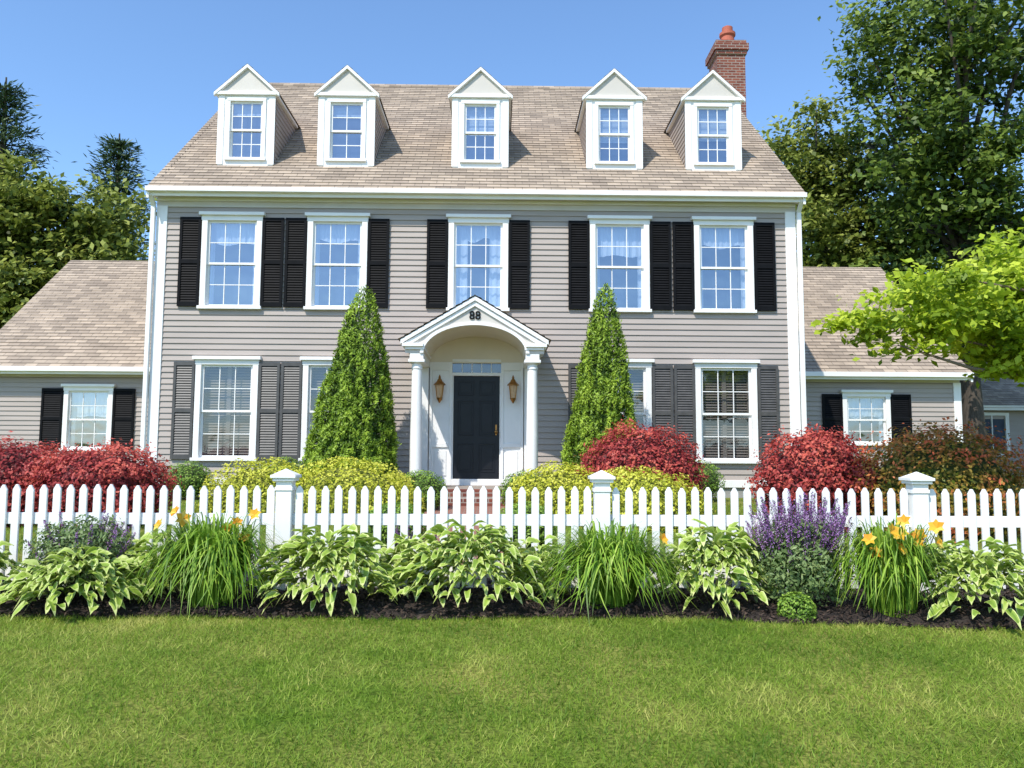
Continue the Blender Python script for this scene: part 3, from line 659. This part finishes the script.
# ---- garden bed plants
def strips(name,parent,paths,widths,mat,tint):
    n,k,_=paths.shape
    d=paths[:,-1]-paths[:,0]; d[:,2]=0; side=np.stack([-d[:,1],d[:,0],np.zeros(n)],1); side=unit(side+1e-6)
    Lf=paths-side[:,None,:]*widths[:,:,None]*.5; Rt=paths+side[:,None,:]*widths[:,:,None]*.5
    V=np.stack([Lf,Rt],2).reshape(-1,3); base=(np.arange(n)*k*2)[:,None]+(np.arange(k-1)*2)[None,:]; base=base.ravel()
    F=np.stack([base,base+1,base+3,base+2],1)
    return npmesh(name,V,F,mat,np.repeat(tint,k-1),parent=parent,smooth=True)
def daylily(name,cx,cy,rad,ht,nb,flowers,seed=0):
    z0=float(h(cy))+.03; par=empty(name,(cx,cy,z0)); a=rng.uniform(0,2*math.pi,nb); q=rng.random(nb)
    spread=rad*(.12+.88*q**.6)*rng.uniform(.75,1.2,nb); L=rng.uniform(.65,1.15,nb)*(1-.35*q)
    k=9; s=np.linspace(0,1,k)
    r0=.16*np.sqrt(rng.random(nb)); end=1.6+1.3*q**.8+rng.normal(size=nb)*.15
    rr=r0[:,None]+spread[:,None]*s[None,:]**1.25
    zz=(ht*L)[:,None]*np.sin(s[None,:]*end[:,None])
    a2=a[:,None]+rng.normal(size=nb)[:,None]*.4*s[None,:]
    paths=np.stack([cx+rr*np.cos(a2),cy+rr*np.sin(a2)*.75,z0+zz],2)
    w=.014*np.sin(np.clip(s*.8+.2,0,1)*math.pi)**.6; w[-1]=.001; W=np.broadcast_to(w,(nb,k))*rng.uniform(.7,1.2,nb)[:,None]
    strips('blades',par,paths,W,M['lily'],.45+rng.normal(size=nb)*.25)
    VV=[];FF=[];TT=[];st=MB()
    for (fx,fz) in flowers:
        fy=cy-random.uniform(.0,.3); c=np.array([fx,fy,fz]); sz=random.uniform(.042,.06)
        st.tube([(cx+(fx-cx)*.3,cy,z0),(cx+(fx-cx)*.75,(cy+fy)/2,z0+(fz-z0)*.6),(fx,fy+.02,fz-.03)],[.005,.004,.003],5)
        tiltx=random.uniform(-.9,.9); F0=Vector((tiltx,-.75,random.uniform(.1,.8))).normalized(); A=F0.cross(Vector((0,0,1))).normalized(); B=F0.cross(A); ph=random.random()
        for p in range(6):
            t=p*math.pi/3+ph; dv=A*math.cos(t)+B*math.sin(t); sd=F0.cross(dv); cc=Vector(c)
            i=len(VV); wd=.42 if p%2 else .32
            VV+= [tuple(cc),tuple(cc+(dv*.55+F0*.55)*sz+sd*sz*wd),tuple(cc+(dv*1.1+F0*.5)*sz),tuple(cc+(dv*.55+F0*.55)*sz-sd*sz*wd)]
            FF.append((i,i+1,i+2,i+3)); TT.append(random.uniform(.0,.9))
    if flowers:
        st.obj('flower_stalks',M['box'],par); npmesh('flowers',np.array(VV),np.array(FF),M['petal'],np.array(TT),parent=par)
daylily('daylily_plant',-2.10,6.0,.52,.62,1050,[(-2.28,1.12),(-2.15,.90),(-1.72,1.16),(-2.0,1.04),(-2.45,1.07),(-1.85,.98),(-2.3,1.17),(-2.05,.80),(-1.9,1.09)])
daylily('daylily_plant.001',.83,6.0,.56,.56,1150,[(.9,.80),(1.15,1.0)])
daylily('daylily_plant.002',2.80,5.75,.38,.62,700,[(2.80,1.05),(2.62,.93),(2.95,.98),(3.05,1.1),(2.72,.85),(3.0,.86),(2.88,1.13),(3.12,.98),(2.55,1.02),(2.78,.95),(3.0,1.03),(2.68,1.08)])
def hosta(name,cx,cy,rad,ht,nl):
    z0=float(h(cy))+.03; par=empty(name,(cx,cy,z0)); k=6
    cols_=np.array([-1,-.78,-.40,0,.40,.78,1.0]); nc=len(cols_); VV=[];TT=[];FF=[]
    ph=random.random()*6
    for j in range(nl):
        u=(j+.5)/nl; a=j*2.39996+random.uniform(-.6,.6); reach=rad*(.12+.88*u**.55)*random.uniform(.78,1.12)*(1+.12*math.sin(3*a+ph)); L=random.uniform(.085,.155); Wd=L*random.uniform(.40,.55)
        hh=ht*(max(0,1-(u*.98)**1.6)**.6*.9+.12)*random.uniform(.72,1.18)*(1+.12*math.sin(2*a+ph*2))
        d=np.array([math.cos(a),math.sin(a)*.8,0]); sd=np.array([-math.sin(a),math.cos(a),0]); tw=random.uniform(-.8,.8); d=d*math.cos(tw)+sd*math.sin(tw); sd=np.array([-d[1],d[0],0]); roll=random.uniform(-.6,.6)
        bx_=cx+math.cos(a)*max(.0,reach-L*.7); by_=cy+math.sin(a)*.8*max(0,reach-L*.7); s=np.linspace(0,1,k)
        pitch0=random.uniform(.4,1.05)-.5*u; droop=random.uniform(.6,1.4)
        pz=hh+L*(pitch0*s-droop*s**2*.7)
        prof=np.sin(np.pi*np.clip(s*.93+.045,0,1)**.75)**.85; prof[-1]=.02; prof[0]=.12
        i0=len(VV); g=random.gauss(0,.11); vari=random.random()
        for q in range(k):
            for ci,cc in enumerate(cols_):
                off=cc*Wd*.5*prof[q]; rip=.006*math.sin(q*1.9+j)*abs(cc)
                VV.append((bx_+d[0]*L*s[q]+sd[0]*off,by_+d[1]*L*s[q]+sd[1]*off,z0+pz[q]+abs(cc)*Wd*.16*prof[q]+off*roll+rip))
        for q in range(k-1):
            for c in range(nc-1):
                b=i0+q*nc+c; FF.append((b,b+1,b+nc+1,b+nc)); edge=(c in(0,nc-2)) or (q==k-2)
                TT.append(((.68+.25*vari) if edge else (.36 if c in (2,3) else .50)+g+random.gauss(0,.05)))
    npmesh('leaves',np.array(VV),np.array(FF),M['hosta'],np.array(TT),parent=par,smooth=True)
hosta('hosta_plant',-3.02,5.92,.56,.32,480)
hosta('hosta_plant.001',-1.25,6.0,.54,.42,560)
hosta('hosta_plant.002',-.20,6.0,.58,.45,600)
hosta('hosta_plant.003',1.62,6.05,.50,.43,520)
hosta('hosta_plant.004',3.44,5.78,.56,.37,540)
hosta('hosta_plant.005',-3.95,6.05,.42,.38,320)
hosta('hosta_plant.006',4.6,5.9,.5,.38,300)
hosta('hosta_plant.007',-5.0,6.0,.5,.38,300)
hosta('hosta_plant.008',-2.62,6.2,.32,.36,240)
hosta('hosta_plant.009',.32,6.2,.28,.36,200)
hosta('hosta_plant.010',-.72,6.25,.28,.36,200)
def salvia(name,cx,cy,rx,hb,nsp,zt,seed,big=1.0):
    z0=float(h(cy)); par=empty(name,(cx,cy,z0))
    D=rdir(6500); D=D[D[:,2]>-.7]; n=len(D); l=lump(D,seed,3); r=(1+.25*l)*(1-.5*rng.random(n)**1.5)
    P=np.array([cx,cy,z0+hb*.5])+D*np.array([rx,rx*.8,hb*.55])*r[:,None]
    V,F=kites(P,D+rng.normal(size=(n,3))*.8+[0,0,.4],rng.uniform(.03,.06,n),rng.uniform(.012,.022,n)); npmesh('leaves',V,F,M['sage'],.45+.4*l+rng.normal(size=n)*.15,parent=par)
    st=MB();PP=[];NN=[]
    for j in range(nsp):
        a=random.uniform(0,6.28); q=math.sqrt(random.random()); bx_=cx+math.cos(a)*rx*.5*q; by_=cy+math.sin(a)*rx*.4*q
        top=z0+(zt-z0)*random.uniform(.72,1.0)*(1-.12*q*q); txx=cx+math.cos(a)*rx*1.1*q; tyy=cy+math.sin(a)*rx*.8*q
        b=Vector((bx_,by_,z0+hb*.3)); tp=Vector((txx,tyy,top)); st.tube([b,tp],[.003,.0015],4)
        ln=random.uniform(.14,.26)*big; dv=(tp-b).normalized(); m_=int(ln/.0085)
        for k in range(m_):
            f=k/m_; p=tp-dv*ln*f; rr=.006+.012*f**.5
            for _ in range(3):
                t=random.random()*6.28; PP.append((p.x+math.cos(t)*rr,p.y+math.sin(t)*rr,p.z)); NN.append((math.cos(t),math.sin(t),.5))
    PP=np.array(PP);NN=np.array(NN); V,F=kites(PP,NN,rng.uniform(.009,.018,len(PP)),rng.uniform(.007,.011,len(PP)))
    npmesh('blooms',V,F,M['purple'],.45+rng.normal(size=len(PP))*.25,parent=par); st.obj('stems',M['box'],par)
salvia('salvia_plant',-3.15,6.22,.40,.62,34,1.16,5,.8)
salvia('salvia_plant.001',2.22,5.95,.36,.66,135,1.36,6,1.2)
salvia('salvia_plant.002',-.72,6.8,.22,.3,18,1.08,7)
shrub('boxwood_shrub.010',(2.08,5.66,.53),(.13,.13,.12),1800,.022,M['box'],77,.1,3)

# ---------------------------------------------------------------- sun, sky, camera
az=R(213); el=R(52)
to_sun=Vector((math.sin(az)*math.cos(el),math.cos(az)*math.cos(el),math.sin(el)))
sl=bpy.data.lights.new('sun','SUN'); sl.energy=5.0; sl.angle=R(.5); sl.color=(1,.955,.87)
so=bpy.data.objects.new('sun',sl); scene.collection.objects.link(so); so.location=(-10,-10,30); so.rotation_euler=(-to_sun).to_track_quat('-Z','Y').to_euler()
w=bpy.data.worlds.new('World'); scene.world=w; w.use_nodes=True; nt=w.node_tree; bg=nt.nodes['Background']
sk=nt.nodes.new('ShaderNodeTexSky'); sk.sky_type='NISHITA'; sk.sun_disc=False; sk.sun_elevation=el; sk.sun_rotation=az; sk.air_density=1.0; sk.dust_density=.6; sk.ozone_density=1.5
vm=nt.nodes.new('ShaderNodeVectorMath'); vm.operation='MULTIPLY'; vm.inputs[1].default_value=(1.35,1.65,1.9)
nt.links.new(sk.outputs[0],vm.inputs[0]); nt.links.new(vm.outputs[0],bg.inputs[0]); bg.inputs[1].default_value=.138
cam=bpy.data.cameras.new('camera'); co=bpy.data.objects.new('camera',cam); scene.collection.objects.link(co); scene.camera=co
cam.sensor_width=36; cam.lens=36*800/1024; cam.clip_end=2000; cam.clip_start=.05
th=R(5.0); yw=R(.9); rl=R(.3)
f=Vector((math.sin(yw)*math.cos(th),math.cos(yw)*math.cos(th),math.sin(th))); r=f.cross(Vector((0,0,1))).normalized(); u=r.cross(f)
r2=r*math.cos(rl)+u*math.sin(rl); u2=r2.cross(f)
mt=Matrix((r2,u2,-f)).transposed().to_4x4(); mt.translation=Vector((0,0,1.6)); co.matrix_world=mt
scene.view_settings.view_transform='Standard'; scene.view_settings.look='None'; scene.view_settings.exposure=0
